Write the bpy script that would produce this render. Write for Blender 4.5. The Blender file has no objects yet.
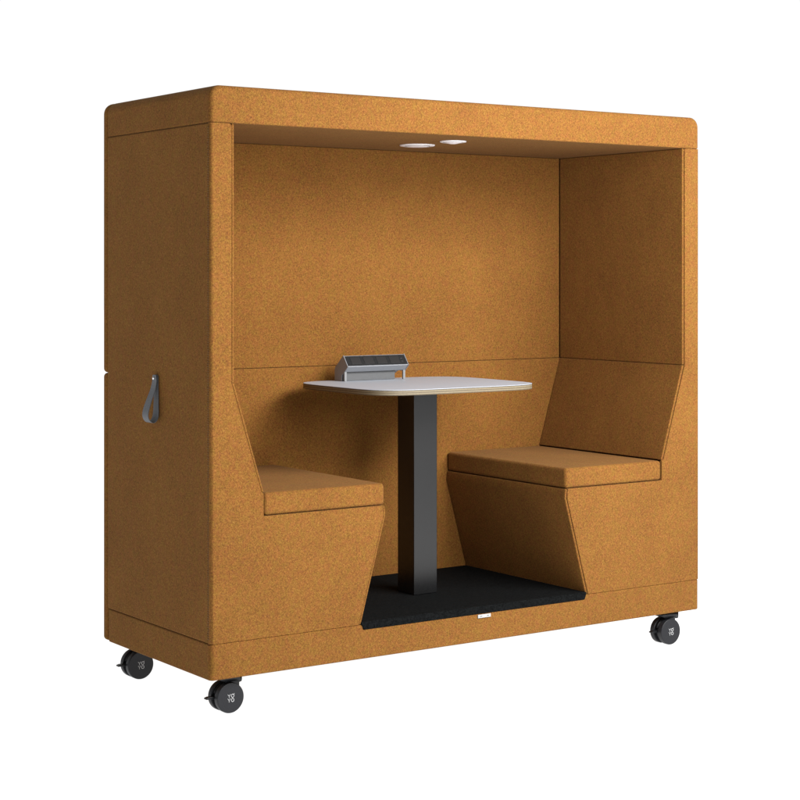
import bpy, bmesh, math, random
from mathutils import Vector, Matrix

random.seed(7)
S = bpy.context.scene
C = S.collection
R = math.radians

# ------------------------------------------------------------------ measures (metres)
W = 2.1975          # outer width of the booth
D = 0.816           # outer depth
H = 1.95            # height of the upholstered shell
ZS = 0.1194         # seam above the plinth
ZR = 1.8256         # seam under the roof
GZ = 0.125          # clearance given by the castors
WALL_Y = 0.755      # face of the inner back wall
ZM = 0.1285         # top of the floor mat

# ------------------------------------------------------------------ helpers
def obj(name, bm, mat, parent=None, smooth=True, wn=True, loc=None):
    me = bpy.data.meshes.new(name)
    bmesh.ops.recalc_face_normals(bm, faces=bm.faces)
    bm.to_mesh(me); bm.free()
    mats = mat if isinstance(mat, (list, tuple)) else [mat]
    for m in mats: me.materials.append(m)
    if smooth:
        for p in me.polygons: p.use_smooth = True
    o = bpy.data.objects.new(name, me); C.objects.link(o)
    if parent: o.parent = parent
    if loc: o.location = loc
    if wn:
        w = o.modifiers.new('weighted', 'WEIGHTED_NORMAL'); w.keep_sharp = True; w.weight = 80
    return o

def empty(name, loc, parent=None):
    o = bpy.data.objects.new(name, None); C.objects.link(o)
    o.location = loc; o.empty_display_size = 0.1
    if parent: o.parent = parent
    return o

def bevel(bm, off, seg=3, ang=25, test=None, clamp=True):
    bmesh.ops.recalc_face_normals(bm, faces=bm.faces)
    bm.normal_update()
    es = []
    for e in bm.edges:
        if len(e.link_faces) == 2 and e.calc_face_angle(0) > R(ang):
            if test is None or test(e): es.append(e)
    if es:
        bmesh.ops.bevel(bm, geom=es, offset=off, offset_type='OFFSET', segments=seg,
                        profile=0.5, affect='EDGES', clamp_overlap=clamp)

def box(x0, x1, y0, y1, z0, z1, bm=None):
    bm = bm or bmesh.new()
    v = [bm.verts.new((x, y, z)) for x in (x0, x1) for y in (y0, y1) for z in (z0, z1)]
    for f in ((0,1,3,2),(4,6,7,5),(0,4,5,1),(2,3,7,6),(0,2,6,4),(1,5,7,3)):
        bm.faces.new([v[i] for i in f])
    return bm

def prism_xz(poly, y0, y1, bm=None):
    bm = bm or bmesh.new()
    a = [bm.verts.new((x, y0, z)) for x, z in poly]
    b = [bm.verts.new((x, y1, z)) for x, z in poly]
    bm.faces.new(a); bm.faces.new(b[::-1])
    n = len(poly)
    for i in range(n):
        bm.faces.new([a[i], a[(i+1) % n], b[(i+1) % n], b[i]])
    return bm

def prism_yz(poly, x0, x1, bm=None):
    bm = bm or bmesh.new()
    a = [bm.verts.new((x0, y, z)) for y, z in poly]
    b = [bm.verts.new((x1, y, z)) for y, z in poly]
    bm.faces.new(a); bm.faces.new(b[::-1])
    n = len(poly)
    for i in range(n):
        bm.faces.new([a[i], a[(i+1) % n], b[(i+1) % n], b[i]])
    return bm

def cyl(center, r, h, axis='Z', seg=48, bm=None, r2=None):
    bm = bm or bmesh.new()
    rot = {'Z': Matrix(), 'Y': Matrix.Rotation(R(90), 4, 'X'), 'X': Matrix.Rotation(R(90), 4, 'Y')}[axis]
    bmesh.ops.create_cone(bm, cap_ends=True, segments=seg, radius1=r, radius2=r if r2 is None else r2,
                          depth=h, matrix=Matrix.Translation(center) @ rot)
    return bm

def lathe_z(profile, center, seg=64, bm=None):
    """profile: list of (radius, z); revolved about the vertical through center."""
    bm = bm or bmesh.new()
    rings = []
    for r, z in profile:
        if r < 1e-6:
            rings.append([bm.verts.new((center[0], center[1], center[2] + z))])
        else:
            rings.append([bm.verts.new((center[0] + r*math.cos(2*math.pi*k/seg),
                                        center[1] + r*math.sin(2*math.pi*k/seg),
                                        center[2] + z)) for k in range(seg)])
    for a, b in zip(rings, rings[1:]):
        for k in range(seg):
            k2 = (k+1) % seg
            if len(a) == 1: bm.faces.new([a[0], b[k], b[k2]])
            elif len(b) == 1: bm.faces.new([a[k], b[0], a[k2]])
            else: bm.faces.new([a[k], b[k], b[k2], a[k2]])
    return bm

def mirror(bm):
    for v in bm.verts: v.co.x = W - v.co.x
    bmesh.ops.reverse_faces(bm, faces=bm.faces)
    return bm

# ------------------------------------------------------------------ materials
def newmat(name):
    m = bpy.data.materials.new(name); m.use_nodes = True
    nt = m.node_tree
    return m, nt, nt.nodes['Principled BSDF']

def node(nt, t, **kw):
    n = nt.nodes.new(t)
    for k, v in kw.items(): setattr(n, k, v)
    return n

def noise(nt, co, scale, detail=2.0, rough=0.5):
    n = node(nt, 'ShaderNodeTexNoise')
    n.inputs['Scale'].default_value = scale
    n.inputs['Detail'].default_value = detail
    n.inputs['Roughness'].default_value = rough
    nt.links.new(co, n.inputs['Vector'])
    return n.outputs['Fac']

def math_node(nt, op, a, b):
    n = node(nt, 'ShaderNodeMath', operation=op)
    for i, x in enumerate((a, b)):
        if isinstance(x, (int, float)): n.inputs[i].default_value = x
        else: nt.links.new(x, n.inputs[i])
    return n.outputs[0]

def ramp(nt, fac, stops):
    n = node(nt, 'ShaderNodeValToRGB')
    el = n.color_ramp.elements
    while len(el) < len(stops): el.new(0.5)
    for e, (p, c) in zip(el, stops):
        e.position = p; e.color = (*c, 1)
    nt.links.new(fac, n.inputs['Fac'])
    return n.outputs['Color']

GAIN = 0.63
def felt(name, contrast=1.0, gain=1.0):
    """Melange wool felt: short tangled fibres of ochre, brown and yellow."""
    m, nt, b = newmat(name)
    tco = node(nt, 'ShaderNodeTexCoord').outputs['Object']
    mp = node(nt, 'ShaderNodeMapping')          # turned and shifted so that no panel lies on the noise lattice
    mp.inputs['Location'].default_value = (3.371, 1.713, 5.197)
    mp.inputs['Rotation'].default_value = (0.61, 0.43, 0.87)
    nt.links.new(tco, mp.inputs['Vector'])
    co = mp.outputs['Vector']
    big = noise(nt, co, 5, 3)
    mid = noise(nt, co, 165, 3, 0.6)
    fine = noise(nt, co, 370, 3, 0.65)
    fib = noise(nt, co, 700, 2, 0.6)
    # fac = weighted sum, centred on 0.5
    f = math_node(nt, 'MULTIPLY', math_node(nt, 'SUBTRACT', mid, 0.5), 0.80*contrast)
    f = math_node(nt, 'ADD', f, math_node(nt, 'MULTIPLY', math_node(nt, 'SUBTRACT', fine, 0.5), 1.25*contrast))
    f = math_node(nt, 'ADD', f, math_node(nt, 'MULTIPLY', math_node(nt, 'SUBTRACT', fib, 0.5), 0.45*contrast))
    f = math_node(nt, 'ADD', f, math_node(nt, 'MULTIPLY', math_node(nt, 'SUBTRACT', big, 0.5), 0.16))
    f = math_node(nt, 'ADD', f, 0.495)
    g = GAIN*gain
    col = ramp(nt, f, [(0.08, (0.095*g, 0.036*g, 0.011*g)),
                       (0.34, (0.186*g, 0.074*g, 0.0178*g)),
                       (0.52, (0.272*g, 0.1175*g, 0.0240*g)),
                       (0.70, (0.350*g, 0.165*g, 0.0345*g)),
                       (0.95, (0.480*g, 0.264*g, 0.070*g))])
    # sparse plum-brown flecks
    fl = noise(nt, co, 150, 1, 0.5)
    mask = ramp(nt, fl, [(0.60, (0, 0, 0)), (0.72, (1, 1, 1))])
    mix = node(nt, 'ShaderNodeMix', data_type='RGBA')
    nt.links.new(math_node(nt, 'MULTIPLY', mask, 0.30), mix.inputs['Factor'])
    nt.links.new(col, mix.inputs['A'])
    mix.inputs['B'].default_value = (0.250*g, 0.092*g, 0.044*g, 1)
    # and mustard-yellow ones
    fy = noise(nt, co, 190, 1, 0.5)
    ymask = ramp(nt, fy, [(0.60, (0, 0, 0)), (0.74, (1, 1, 1))])
    mix2 = node(nt, 'ShaderNodeMix', data_type='RGBA')
    nt.links.new(math_node(nt, 'MULTIPLY', ymask, 0.26), mix2.inputs['Factor'])
    nt.links.new(mix.outputs['Result'], mix2.inputs['A'])
    mix2.inputs['B'].default_value = (0.335*g, 0.195*g, 0.018*g, 1)
    # broad drift between a redder and a yellower dye lot of fibre
    drift = ramp(nt, noise(nt, co, 48, 4, 0.6), [(0.36, (1.05, 0.94, 1.04)), (0.64, (0.97, 1.04, 0.94))])
    mul = node(nt, 'ShaderNodeMix', data_type='RGBA', blend_type='MULTIPLY')
    mul.inputs['Factor'].default_value = 1.0
    nt.links.new(mix2.outputs['Result'], mul.inputs['A'])
    nt.links.new(drift, mul.inputs['B'])
    nt.links.new(mul.outputs['Result'], b.inputs['Base Color'])
    b.inputs['Roughness'].default_value = 0.95
    b.inputs['Specular IOR Level'].default_value = 0.12
    b.inputs['Sheen Weight'].default_value = 0.06
    b.inputs['Sheen Roughness'].default_value = 0.5
    b.inputs['Sheen Tint'].default_value = (0.9, 0.65, 0.35, 1)
    h = math_node(nt, 'ADD', math_node(nt, 'MULTIPLY', fine, 1.0), math_node(nt, 'MULTIPLY', fib, 0.7))
    bu = node(nt, 'ShaderNodeBump')
    bu.inputs['Strength'].default_value = 0.35; bu.inputs['Distance'].default_value = 0.0016
    nt.links.new(h, bu.inputs['Height'])
    # slow upholstery unevenness
    bu2 = node(nt, 'ShaderNodeBump')
    bu2.inputs['Strength'].default_value = 0.25; bu2.inputs['Distance'].default_value = 0.02
    nt.links.new(noise(nt, co, 7, 2), bu2.inputs['Height'])
    nt.links.new(bu.outputs['Normal'], bu2.inputs['Normal'])
    nt.links.new(bu2.outputs['Normal'], b.inputs['Normal'])
    return m

def plain(name, col, rough=0.5, metal=0.0, spec=0.5, var=0.12, vscale=60, bump=0.0, bscale=300):
    m, nt, b = newmat(name)
    co = node(nt, 'ShaderNodeTexCoord').outputs['Object']
    n = noise(nt, co, vscale, 3, 0.6)
    lo = tuple(c*(1-var) for c in col); hi = tuple(c*(1+var) for c in col)
    nt.links.new(ramp(nt, n, [(0.25, lo), (0.75, hi)]), b.inputs['Base Color'])
    b.inputs['Roughness'].default_value = rough
    b.inputs['Metallic'].default_value = metal
    b.inputs['Specular IOR Level'].default_value = spec
    if bump:
        bu = node(nt, 'ShaderNodeBump')
        bu.inputs['Strength'].default_value = bump; bu.inputs['Distance'].default_value = 0.001
        nt.links.new(noise(nt, co, bscale, 3, 0.6), bu.inputs['Height'])
        nt.links.new(bu.outputs['Normal'], b.inputs['Normal'])
    return m

def plywood(name):
    m, nt, b = newmat(name)
    co = node(nt, 'ShaderNodeTexCoord').outputs['Object']
    sep = node(nt, 'ShaderNodeSeparateXYZ'); nt.links.new(co, sep.inputs[0])
    wob = noise(nt, co, 25, 2)
    z = math_node(nt, 'ADD', sep.outputs['Z'], math_node(nt, 'MULTIPLY', math_node(nt, 'SUBTRACT', wob, 0.5), 0.0012))
    s = math_node(nt, 'SINE', math_node(nt, 'MULTIPLY', z, 2*math.pi/0.0075), 0.0)
    s = math_node(nt, 'ADD', math_node(nt, 'MULTIPLY', s, 0.42), 0.5)
    gr = noise(nt, co, 160, 3, 0.6)
    f = math_node(nt, 'ADD', math_node(nt, 'MULTIPLY', s, 0.7), math_node(nt, 'MULTIPLY', gr, 0.35))
    nt.links.new(ramp(nt, f, [(0.1, (0.048, 0.034, 0.019)), (0.5, (0.125, 0.096, 0.056)), (0.95, (0.230, 0.190, 0.120))]),
                 b.inputs['Base Color'])
    b.inputs['Roughness'].default_value = 0.6
    return m

M = {}
M['felt'] = felt('ochre_felt', contrast=0.98)
M['thread'] = plain('brown_thread', (0.15, 0.072, 0.020), 0.9, var=0.3, vscale=400)
M['carpet'] = plain('black_carpet', (0.0043, 0.0047, 0.0049), 0.95, spec=0.05, var=0.95, vscale=190, bump=0.4, bscale=260)
M['steel'] = plain('graphite_steel', (0.0050, 0.0050, 0.0054), 0.27, spec=0.62, var=0.08, vscale=40, bump=0.08, bscale=700)
M['laminate'] = plain('pale_grey_laminate', (0.385, 0.42, 0.475), 0.5, var=0.015, vscale=30)
M['ply'] = plywood('birch_plywood')
M['alu'] = plain('satin_aluminium', (0.24, 0.25, 0.27), 0.45, metal=0.25, var=0.04, vscale=90)
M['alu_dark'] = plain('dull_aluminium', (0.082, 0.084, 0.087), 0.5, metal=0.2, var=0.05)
M['alu_light'] = plain('bright_aluminium', (0.19, 0.193, 0.198), 0.45, metal=0.1, var=0.03)
M['black'] = plain('black_plastic', (0.004, 0.0045, 0.006), 0.42, spec=0.4, var=0.2, vscale=120, bump=0.1, bscale=500)
M['disc'] = plain('castor_disc_plastic', (0.0075, 0.0082, 0.0108), 0.5, spec=0.35, var=0.12, vscale=160, bump=0.12, bscale=600)
M['panel'] = plain('panel_black', (0.0065, 0.0068, 0.0075), 0.6, spec=0.25, var=0.4, vscale=90)
M['socket'] = plain('socket_black', (0.004, 0.004, 0.0045), 0.5, var=0.1)
M['print'] = plain('pale_print', (0.42, 0.425, 0.43), 0.5, var=0.05)
M['leather'] = plain('grey_leather', (0.105, 0.110, 0.120), 0.6, var=0.2, vscale=180, bump=0.3, bscale=260)
M['chrome'] = plain('polished_rivet', (0.85, 0.85, 0.86), 0.15, metal=1.0, var=0.02)
M['white'] = plain('white_plastic', (0.80, 0.79, 0.82), 0.35, var=0.02)
M['tagcloth'] = plain('white_woven_tag', (0.36, 0.365, 0.365), 0.8, var=0.05, vscale=500)
M['ink'] = plain('grey_ink', (0.13, 0.14, 0.14), 0.8, var=0.1)

# ------------------------------------------------------------------ the booth
booth = empty('meeting_booth', (0, 0, GZ))
booth['label'] = 'ochre felt two-seat meeting booth with roof and facing benches, on black castors'
booth['category'] = 'booth'
FELT = M['felt']

# plinth
bm = box(0, W, 0, 0.7752, 0, ZS - 0.0004)
bevel(bm, 0.017, 5, ang=40, test=lambda e: abs(e.verts[0].co.z - e.verts[1].co.z) > 0.03 and (e.verts[0].co - e.verts[1].co).xy.length < 1e-5)
bevel(bm, 0.0055, 3, ang=40)
obj('plinth', bm, FELT, booth)

# roof: broad rounding on its two upper side edges, small ones elsewhere
bm = box(0, W, 0, 0.7752, ZR + 0.0004, H)
bevel(bm, 0.040, 8, test=lambda e: abs(e.verts[0].co.x - e.verts[1].co.x) < 1e-6
      and e.verts[0].co.z > H - 1e-4 and e.verts[1].co.z > H - 1e-4)
bevel(bm, 0.016, 5, ang=40, clamp=False, test=lambda e: max(v.co.y for v in e.verts) < 1e-4
      and max(v.co.z for v in e.verts) > ZR + 0.01)
bevel(bm, 0.006, 3, ang=40)
roof = obj('roof', bm, FELT, booth)

# outer back cushions (upper and lower)
bm = box(0, W, 0.7758, D, 0.9722, H)
bevel(bm, 0.040, 8, test=lambda e: abs(e.verts[0].co.x - e.verts[1].co.x) < 1e-6
      and e.verts[0].co.z > H - 1e-4 and e.verts[1].co.z > H - 1e-4)
bevel(bm, 0.015, 5, ang=40)
obj('back_panel', bm, FELT, booth)
bm = box(0, W, 0.7758, D, 0, 0.9716)
bevel(bm, 0.015, 5)
obj('back_panel', bm, FELT, booth)

# inner back wall, upper and lower pad
bm = box(0.0905, W - 0.0905, WALL_Y, 0.7748, 0.9716, ZR - 0.0004)
bevel(bm, 0.003, 2); obj('back_wall_pad', bm, FELT, booth)
bm = box(0.072, W - 0.072, WALL_Y, 0.7748, ZS + 0.0004, 0.9704)
bevel(bm, 0.003, 2); obj('back_wall_pad', bm, FELT, booth)

Z0, Z1 = ZS + 0.0004, ZR - 0.0004
def end_unit(flip):
    def put(name, bm, mat=FELT):
        if flip: mirror(bm)
        return obj(name, bm, mat, booth)
    # outer side cushion
    bm = box(0, 0.072, 0.0160, 0.7752, Z0, Z1)
    bevel(bm, 0.006, 3); put('side_panel', bm)
    # front cushion: post, back wedge and bench cheek in one outline
    pl = [(0, Z0), (0, Z1), (0.067, Z1), (0.0725, Z1 - 0.0012), (0.0770, Z1 - 0.0048), (0.079, Z1 - 0.0110), (0.079, 0.9705), (0.1920, 0.6065), (0.2012, 0.6000), (0.2012, 0.5242),
          (0.6790, 0.5242), (0.6823, 0.4900), (0.5795, Z0)]
    bm = prism_xz(pl, 0, 0.0154)
    bevel(bm, 0.0125, 5, ang=40, test=lambda e: max(v.co.x for v in e.verts) < 1e-4 and max(v.co.y for v in e.verts) < 1e-4)
    bevel(bm, 0.0045, 3, ang=15, test=lambda e: min(v.co.x for v in e.verts) > 0.02 and (e.verts[0].co - e.verts[1].co).length > 0.0145)
    put('front_panel', bm)
    # inner wall pad with its rounded front lip
    bm = box(0.0800, 0.0898, 0.0025, 0.7540, 0.9720, Z1)
    bevel(bm, 0.0046, 4); put('wall_pad', bm)
    # reclined backrest
    bm = prism_xz([(0.0800, 0.9708), (0.0898, 0.9708), (0.2034, 0.6034), (0.1938, 0.6034)], 0.0025, 0.7540)
    bevel(bm, 0.0042, 4); put('backrest', bm)
    # slanted front of the bench
    bm = prism_xz([(0.6800, 0.5235), (0.6892, 0.5235), (0.6930, 0.4900), (0.5900, Z0), (0.5806, Z0), (0.6834, 0.4900)],
                  0.0020, 0.7540)
    bevel(bm, 0.0042, 4); put('bench_front', bm)
    # seat cushion, softly crowned
    bm = box(0.2035, 0.6885, 0.0008, 0.7540, 0.5250, 0.6012)
    bevel(bm, 0.013, 5)
    put('seat_cushion', bm)
    # row of stitches down the front corner
    bm = bmesh.new()
    n = 213
    for i in range(n):
        z = Z0 + 0.012 + (Z1 - Z0 - 0.024) * (i + 0.5) / n
        box(-0.0006, 0.0040, 0.0115, 0.0195, z - 0.0016, z + 0.0016, bm)
    put('stitching', bm, M['thread'])
end_unit(False)
end_unit(True)

# floor mat with a turned-down front edge
bm = prism_xz([(0.598, 0.1005), (0.5885, 0.1225), (0.5885, ZM), (W - 0.5885, ZM), (W - 0.5885, 0.1225), (W - 0.598, 0.1005)], -0.0028, 0.754)
bevel(bm, 0.004, 3, ang=15)
obj('floor_mat', bm, M['carpet'], booth)

# little woven tag sewn under the mat
bm = box(1.0925, 1.1505, -0.0045, -0.0012, 0.0862, 0.0985)
bevel(bm, 0.0010, 2)
tag = obj('fabric_tag', bm, M['tagcloth'], booth)
for x0, x1 in ((1.1005, 1.1110), (1.1330, 1.1410)):
    obj('print', box(x0, x1, -0.00485, -0.0044, 0.0910, 0.0938), M['ink'], tag)

# ceiling fittings
def ceiling_disc(cx, cy, r, depth, knob):
    e = bmesh.new()
    prof = [(0, 0.001), (r, 0.001), (r, -0.0015), (r*0.97, -0.004), (r*0.80, -0.0055), (r*0.78, -0.004)]
    if not knob: prof += [(0, -0.004)]
    else: prof += [(0, -0.004)]
    t = obj('ceiling_vent' if not knob else 'ceiling_light', lathe_z(prof, (cx, cy, ZR)), M['white'], booth)
    if knob:
        obj('lens', lathe_z([(0, -0.011), (r*0.18, -0.0106), (r*0.36, -0.009), (r*0.55, -0.0068), (r*0.76, -0.0045), (0, -0.0042)], (cx, cy, ZR)), M['white'], t)
    else:
        obj('grille', lathe_z([(0, -0.009), (r*0.30, -0.0088), (r*0.60, -0.0075), (r*0.72, -0.0045), (0, -0.0042)], (cx, cy, ZR)), M['white'], t)
    return t
ceiling_disc(1.147, 0.453, 0.068, 0.004, False)
ceiling_disc(1.144, 0.218, 0.050, 0.010, True)

# leather pull on the left side: a strap folded double and riveted
def strap():
    pts = []
    top = 0.972
    # outer strand, from the rivet down
    outer = [(-0.0105, top + 0.012), (-0.0105, top), (-0.0110, top - 0.015), (-0.0170, top - 0.040), (-0.0290, top - 0.070),
             (-0.0400, top - 0.100), (-0.0450, top - 0.122), (-0.0420, top - 0.138), (-0.0320, top - 0.149),
             (-0.0200, top - 0.150), (-0.0100, top - 0.140), (-0.0055, top - 0.122), (-0.0045, top - 0.095),
             (-0.0040, top - 0.060), (-0.0040, top - 0.020), (-0.0040, top + 0.012)]
    # Catmull-Rom
    def cr(p0, p1, p2, p3, t):
        return tuple(0.5*((2*b) + (-a+c)*t + (2*a-5*b+4*c-d)*t*t + (-a+3*b-3*c+d)*t**3) for a, b, c, d in zip(p0, p1, p2, p3))
    P = [outer[0]] + outer + [outer[-1]]
    for i in range(1, len(P) - 2):
        for k in range(5): pts.append(cr(P[i-1], P[i], P[i+1], P[i+2], k/5))
    pts.append(outer[-1])
    bm = bmesh.new(); th = 0.0028
    yc = 0.380; rings = []
    L = 0.0
    for i, p in enumerate(pts):
        a = Vector(pts[max(0, i-1)]); b = Vector(pts[min(len(pts)-1, i+1)])
        t = (b - a).normalized(); n = Vector((-t.y, t.x))
        # width tapers towards the rivet
        d = min(i, len(pts)-1-i) / (len(pts)*0.5)
        w = 0.0125 + 0.0095*min(1, d*1.5)
        if min(i, len(pts)-1-i) == 0: w = 0.008
        q = []
        for sx, sy in ((-1, -1), (-1, 1), (1, 1), (1, -1)):
            q.append(bm.verts.new((p[0] + n.x*th/2*sx, yc + w*sy, p[1] + n.y*th/2*sx)))
        rings.append(q)
    for a, b in zip(rings, rings[1:]):
        for k in range(4): bm.faces.new([a[k], a[(k+1) % 4], b[(k+1) % 4], b[k]])
    bm.faces.new(rings[0]); bm.faces.new(rings[-1][::-1])
    return bm
bm = strap()
bevel(bm, 0.0007, 2, ang=50)
pull = obj('pull_strap', bm, M['leather'], booth)
bm = lathe_z([(0, 0.0042), (0.0025, 0.0040), (0.0045, 0.0028), (0.0052, 0.0006), (0.0052, -0.006), (0, -0.006)], (0, 0, 0), 24)
bmesh.ops.transform(bm, matrix=Matrix.Translation((-0.0125, 0.383, 0.972)) @ Matrix.Rotation(R(-90), 4, 'Y'), verts=bm.verts)
obj('rivet', bm, M['chrome'], pull)

# ------------------------------------------------------------------ castors
def stroke(bm, pts, w, y0, y1):
    """flat raised line through points given in x, z"""
    for a, b in zip(pts, pts[1:]):
        a = Vector(a); b = Vector(b); t = (b - a).normalized(); n = Vector((-t.y, t.x)) * w/2
        a2 = a - t*w*0.35; b2 = b + t*w*0.35
        prism_xz([tuple(a2 - n), tuple(b2 - n), tuple(b2 + n), tuple(a2 + n)], y0, y1, bm)

def lettering():
    bm = bmesh.new()
    w = 0.00145
    def Y(x, z, s):
        stroke(bm, [(x - s*0.42, z + s*0.5), (x, z + s*0.02)], w, -0.0008, 0.0006)
        stroke(bm, [(x + s*0.42, z + s*0.5), (x, z + s*0.02)], w, -0.0009, 0.0006)
        stroke(bm, [(x, z + s*0.04), (x, z - s*0.5)], w, -0.00095, 0.0006)
    def O(x, z, s):
        n = 36; rings = []
        for ri, y in ((-1, -0.0008), (1, -0.0008), (1, 0.0006), (-1, 0.0006)):
            rings.append([bm.verts.new((x + (s*0.44 + ri*w*0.6)*math.sin(2*math.pi*k/n), y,
                                        z + (s*0.46 + ri*w*0.6)*math.cos(2*math.pi*k/n))) for k in range(n)])
        for q in range(4):
            a, b = rings[q], rings[(q+1) % 4]
            for k in range(n): bm.faces.new([a[k], a[(k+1) % n], b[(k+1) % n], b[k]])
    s = 0.0115
    Y(-0.0066, 0.0071, s); O(0.0066, 0.0071, s)
    Y(-0.0066, -0.0071, s); O(0.0066, -0.0071, s)
    stroke(bm, [(0.0098, 0.0112), (0.0128, 0.0140)], w, -0.0009, 0.0006)   # tick on the upper ring
    return bm

RW = 0.0505
def castor(loc):
    # housing between the wheels, with its hood, and the swivel stem up to the booth
    bm = cyl((0, 0.0335, RW), 0.040, 0.023, 'Y', 48)
    bevel(bm, 0.004, 3, ang=50)
    pl = [(-0.030, 0.050)] + [(0.047*math.cos(a)*-1, RW + 0.047*math.sin(a)) for a in [R(k) for k in range(20, 100, 10)]]
    pl += [(0.010, 0.1035), (0.012, 0.1165), (0.047, 0.1165), (0.047, 0.070), (0.040, 0.050)]
    prism_xz(pl, 0.026, 0.041, bm)
    cyl((0.030, 0.0335, 0.112), 0.0165, 0.024, 'Z', 32, bm)
    prism_xz([(-0.016, 0.1035), (-0.034, 0.1110), (-0.036, 0.1245), (0.046, 0.1245), (0.046, 0.1060), (0.044, 0.1000), (0.036, 0.0980), (0.024, 0.1035)], 0.006, 0.061, bm)
    root = obj('castor', bm, M['black'], booth, loc=loc)
    for y0, y1 in ((0.0, 0.0225), (0.0445, 0.067)):
        bm = cyl((0, (y0+y1)/2, RW), RW, y1 - y0, 'Y', 96)
        bevel(bm, 0.0035, 4, ang=50)
        front = obj('wheel', bm, M['disc'], root)
        if y0 == 0.0:
            bm = lettering()
            bmesh.ops.translate(bm, vec=(0, 0, RW), verts=bm.verts)
            obj('lettering', bm, M['print'], root, smooth=False, wn=False)
    # brake tab
    bm = prism_xz([(-0.078, 0.0495), (-0.078, 0.0540), (-0.068, 0.0570), (-0.020, 0.0545), (-0.020, 0.0490), (-0.060, 0.0485)], 0.0245, 0.0425)
    bevel(bm, 0.0012, 2, ang=30)
    obj('brake_tab', bm, M['black'], root)
    return root
first = castor((0.098, 0.040, -GZ))
def copy_part(src, parent):
    c = src.copy(); C.objects.link(c); c.parent = parent
    return c
for x, y in ((2.052, 0.008), (0.075, 0.655), (2.052, 0.655)):
    c = copy_part(first, booth); c.location = (x, y, -GZ)
    for ch in first.children: copy_part(ch, c)

# ------------------------------------------------------------------ the table
TZ = 0.9175                       # top of the table above the booth's underside
TX, TY, HX, HY, TN = 1.0950, 0.379, 0.379, 0.320, 5.0
table = empty('pedestal_table', (TX, TY, GZ + ZM))
table['label'] = 'small pale grey table with plywood edge on a square graphite column'
table['category'] = 'table'
def soft_square(z0, z1, inset=0.0, n=144):
    bm = bmesh.new(); a = []; b = []
    for k in range(n):
        t = 2*math.pi*k/n
        ct, st = math.cos(t), math.sin(t)
        x = (HX - inset)*math.copysign(abs(ct)**(2/TN), ct); y = (HY - inset)*math.copysign(abs(st)**(2/TN), st)
        a.append(bm.verts.new((x, y, z0))); b.append(bm.verts.new((x, y, z1)))
    bm.faces.new(a[::-1]); bm.faces.new(b)
    for k in range(n): bm.faces.new([a[k], a[(k+1) % n], b[(k+1) % n], b[k]])
    return bm
tz = TZ - ZM
bm = soft_square(tz - 0.0018, tz)
bevel(bm, 0.0005, 2, ang=50)
top = obj('tabletop', bm, M['laminate'], table)
bm = soft_square(tz - 0.0205, tz - 0.0021, 0.0002)
bevel(bm, 0.0012, 2, ang=50)
obj('plywood_core', bm, M['ply'], top)
bm = box(-0.0640, 0.0425, -0.069, 0.0395, 0.0005, tz - 0.0208)
bevel(bm, 0.0025, 3)
obj('column', bm, M['steel'], table)

# ------------------------------------------------------------------ the power unit on the table
PX0, PX1 = 0.9130, 1.1990
unit = empty('power_unit', ((PX0+PX1)/2, 0.64, GZ + TZ))
unit['label'] = 'aluminium desktop socket unit with sloping black face, standing on the grey table'
unit['category'] = 'socket unit'
hl = (PX1 - PX0)/2
def rel(p): return [(y - 0.640, z - TZ) for y, z in p]
prof = rel([(0.674, 0.938), (0.674, 0.966), (0.6155, 1.0155), (0.5845, 0.9745), (0.6065, 0.9535), (0.6500, 0.9500)])
bm = prism_yz(prof, -hl + 0.003, hl - 0.003); bevel(bm, 0.0012, 2, ang=20)
obj('body', bm, M['alu'], unit)
endp = rel([(0.677, 0.9177), (0.6755, 0.967), (0.6155, 1.0175), (0.5825, 0.9745), (0.6085, 0.9515), (0.6250, 0.9400), (0.6250, 0.9177)])
endr = rel([(0.677, 0.9500), (0.6755, 0.967), (0.6155, 1.0175), (0.5825, 0.9745), (0.6085, 0.9500)])
bm = prism_yz(endp, -hl, -hl + 0.0028); bevel(bm, 0.0008, 2, ang=20)
obj('end_plate', bm, M['alu'], unit)
bm = prism_yz(endr, hl - 0.0028, hl); bevel(bm, 0.0008, 2, ang=20)
obj('end_plate', bm, M['alu'], unit)
# support rail under the body, stops short on the right
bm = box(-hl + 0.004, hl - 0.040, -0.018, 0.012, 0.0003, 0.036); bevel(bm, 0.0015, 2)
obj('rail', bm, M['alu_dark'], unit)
for x in (-hl + 0.001, hl - 0.011):
    bm = box(x, x + 0.010, -0.0335, -0.0255, 0.0002, 0.0385); bevel(bm, 0.001, 2)
    obj('foot', bm, M['alu_light'], unit)
# sloping face with socket recesses
u = Vector((0.6155 - 0.5845, 1.0155 - 0.9745)); Ls = u.length; u.normalize(); nrm = Vector((-u.y, u.x))
def on_face(x0, x1, s0, s1, h0, h1, bm=None):
    bm = bm or bmesh.new()
    o = Vector((0.5845 - 0.640, 0.9745 - TZ))
    poly = []
    for s, h in ((s0, h0), (s1, h0), (s1, h1), (s0, h1)):
        p = o + u*s + nrm*h; poly.append((p.x, p.y))
    return prism_yz(poly, x0, x1, bm)
bm = on_face(-hl + 0.0045, hl - 0.0045, 0.0035, Ls - 0.003, -0.001, 0.0012); bevel(bm, 0.0005, 2)
face = obj('socket_panel', bm, M['panel'], unit)
for x in (-0.118, -0.058, 0.002, 0.062):
    bm = on_face(x, x + 0.044, 0.010, Ls - 0.009, 0.0010, 0.0022); bevel(bm, 0.0008, 2)
    fr = obj('socket', bm, M['socket'], face)
bm = bmesh.new()
on_face(0.115, 0.124, 0.016, 0.022, 0.0010, 0.0020, bm); on_face(0.115, 0.124, 0.030, 0.036, 0.0010, 0.0020, bm)
obj('usb_port', bm, M['socket'], face)

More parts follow.
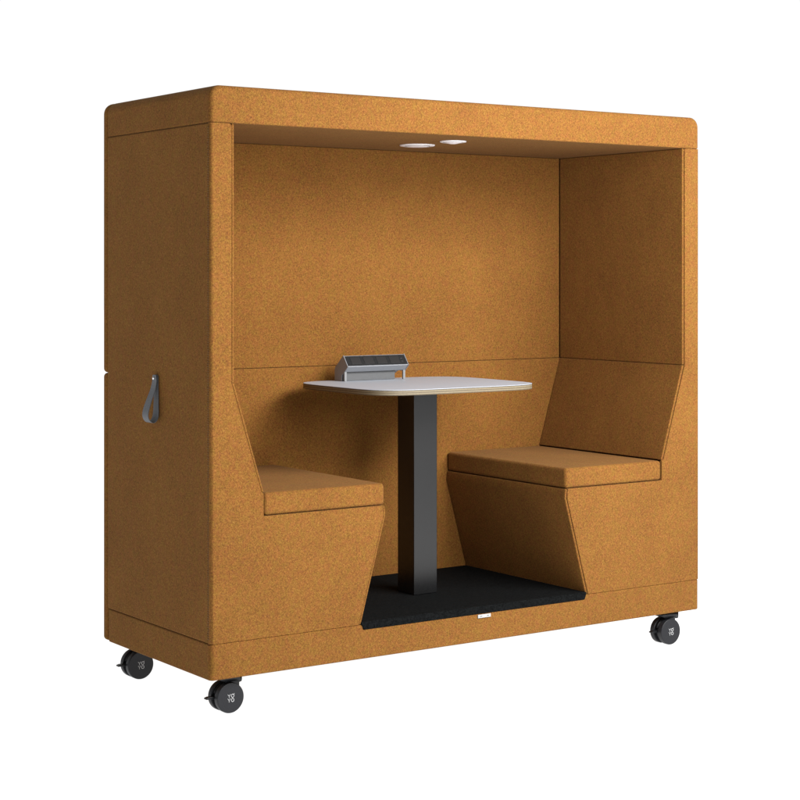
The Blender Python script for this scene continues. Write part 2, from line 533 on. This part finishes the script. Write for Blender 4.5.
# ------------------------------------------------------------------ ground: plain white floor, glow added to wash out the booth's shadow
m, nt, b = newmat('white_floor_added_glow')
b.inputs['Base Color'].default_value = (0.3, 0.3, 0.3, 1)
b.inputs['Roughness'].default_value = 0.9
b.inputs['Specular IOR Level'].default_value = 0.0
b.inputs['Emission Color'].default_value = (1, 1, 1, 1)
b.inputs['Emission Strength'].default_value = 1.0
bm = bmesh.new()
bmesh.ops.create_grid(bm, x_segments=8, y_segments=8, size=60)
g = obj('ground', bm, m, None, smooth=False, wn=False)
g['kind'] = 'structure'

# ------------------------------------------------------------------ camera (level, lens shifted down)
YAW = 0.6060779733
cam = bpy.data.cameras.new('camera')
co = bpy.data.objects.new('camera', cam); C.objects.link(co)
co.location = (-2.7825997, -5.0998902, 1.3300892 + GZ)
co.rotation_euler = (R(90), 0, -YAW)
cam.sensor_width = 36.0
cam.lens = 1770.866/800*36.0
cam.shift_x = 0.0
cam.shift_y = -(400 - 274.0127)/800
cam.clip_start = 0.05; cam.clip_end = 500
S.camera = co

# ------------------------------------------------------------------ light
w = bpy.data.worlds.new('World'); S.world = w; w.use_nodes = True
nt = w.node_tree; bg = nt.nodes['Background']
# white studio backdrop behind the booth, dimmer room in the other directions
tc = node(nt, 'ShaderNodeTexCoord')
dot = node(nt, 'ShaderNodeVectorMath', operation='DOT_PRODUCT')
nt.links.new(tc.outputs['Generated'], dot.inputs[0])
dot.inputs[1].default_value = (math.sin(YAW), math.cos(YAW), 0)
AMB = 0.36
nt.links.new(ramp(nt, dot.outputs['Value'], [(0.55, (AMB, AMB, AMB)), (0.80, (1, 1, 1))]), bg.inputs['Color'])
bg.inputs['Strength'].default_value = 1.02

def area(name, loc, target, sx, sy, power, col=(1, 1, 1)):
    l = bpy.data.lights.new(name, 'AREA'); l.shape = 'RECTANGLE'; l.size = sx; l.size_y = sy
    l.energy = power; l.color = col
    o = bpy.data.objects.new(name, l); C.objects.link(o)
    o.location = loc
    o.rotation_euler = (Vector(target) - Vector(loc)).to_track_quat('-Z', 'Y').to_euler()
    return o
area('key_softbox', (2.40, -2.85, 2.95), (1.2, 0.2, 1.0), 2.5, 1.2, 278, (1.0, 0.985, 0.965))
area('added_fill', (0.95, -2.2, 1.75), (1.6, 0.4, 1.0), 1.2, 1.0, 66, (1.0, 0.985, 0.965))  # unseen fill lamp, added to brighten the inner right wall

S.view_settings.view_transform = 'Standard'
S.view_settings.look = 'None'
S.view_settings.exposure = 0.0
S.view_settings.gamma = 1.0
S.cycles.use_denoising = True
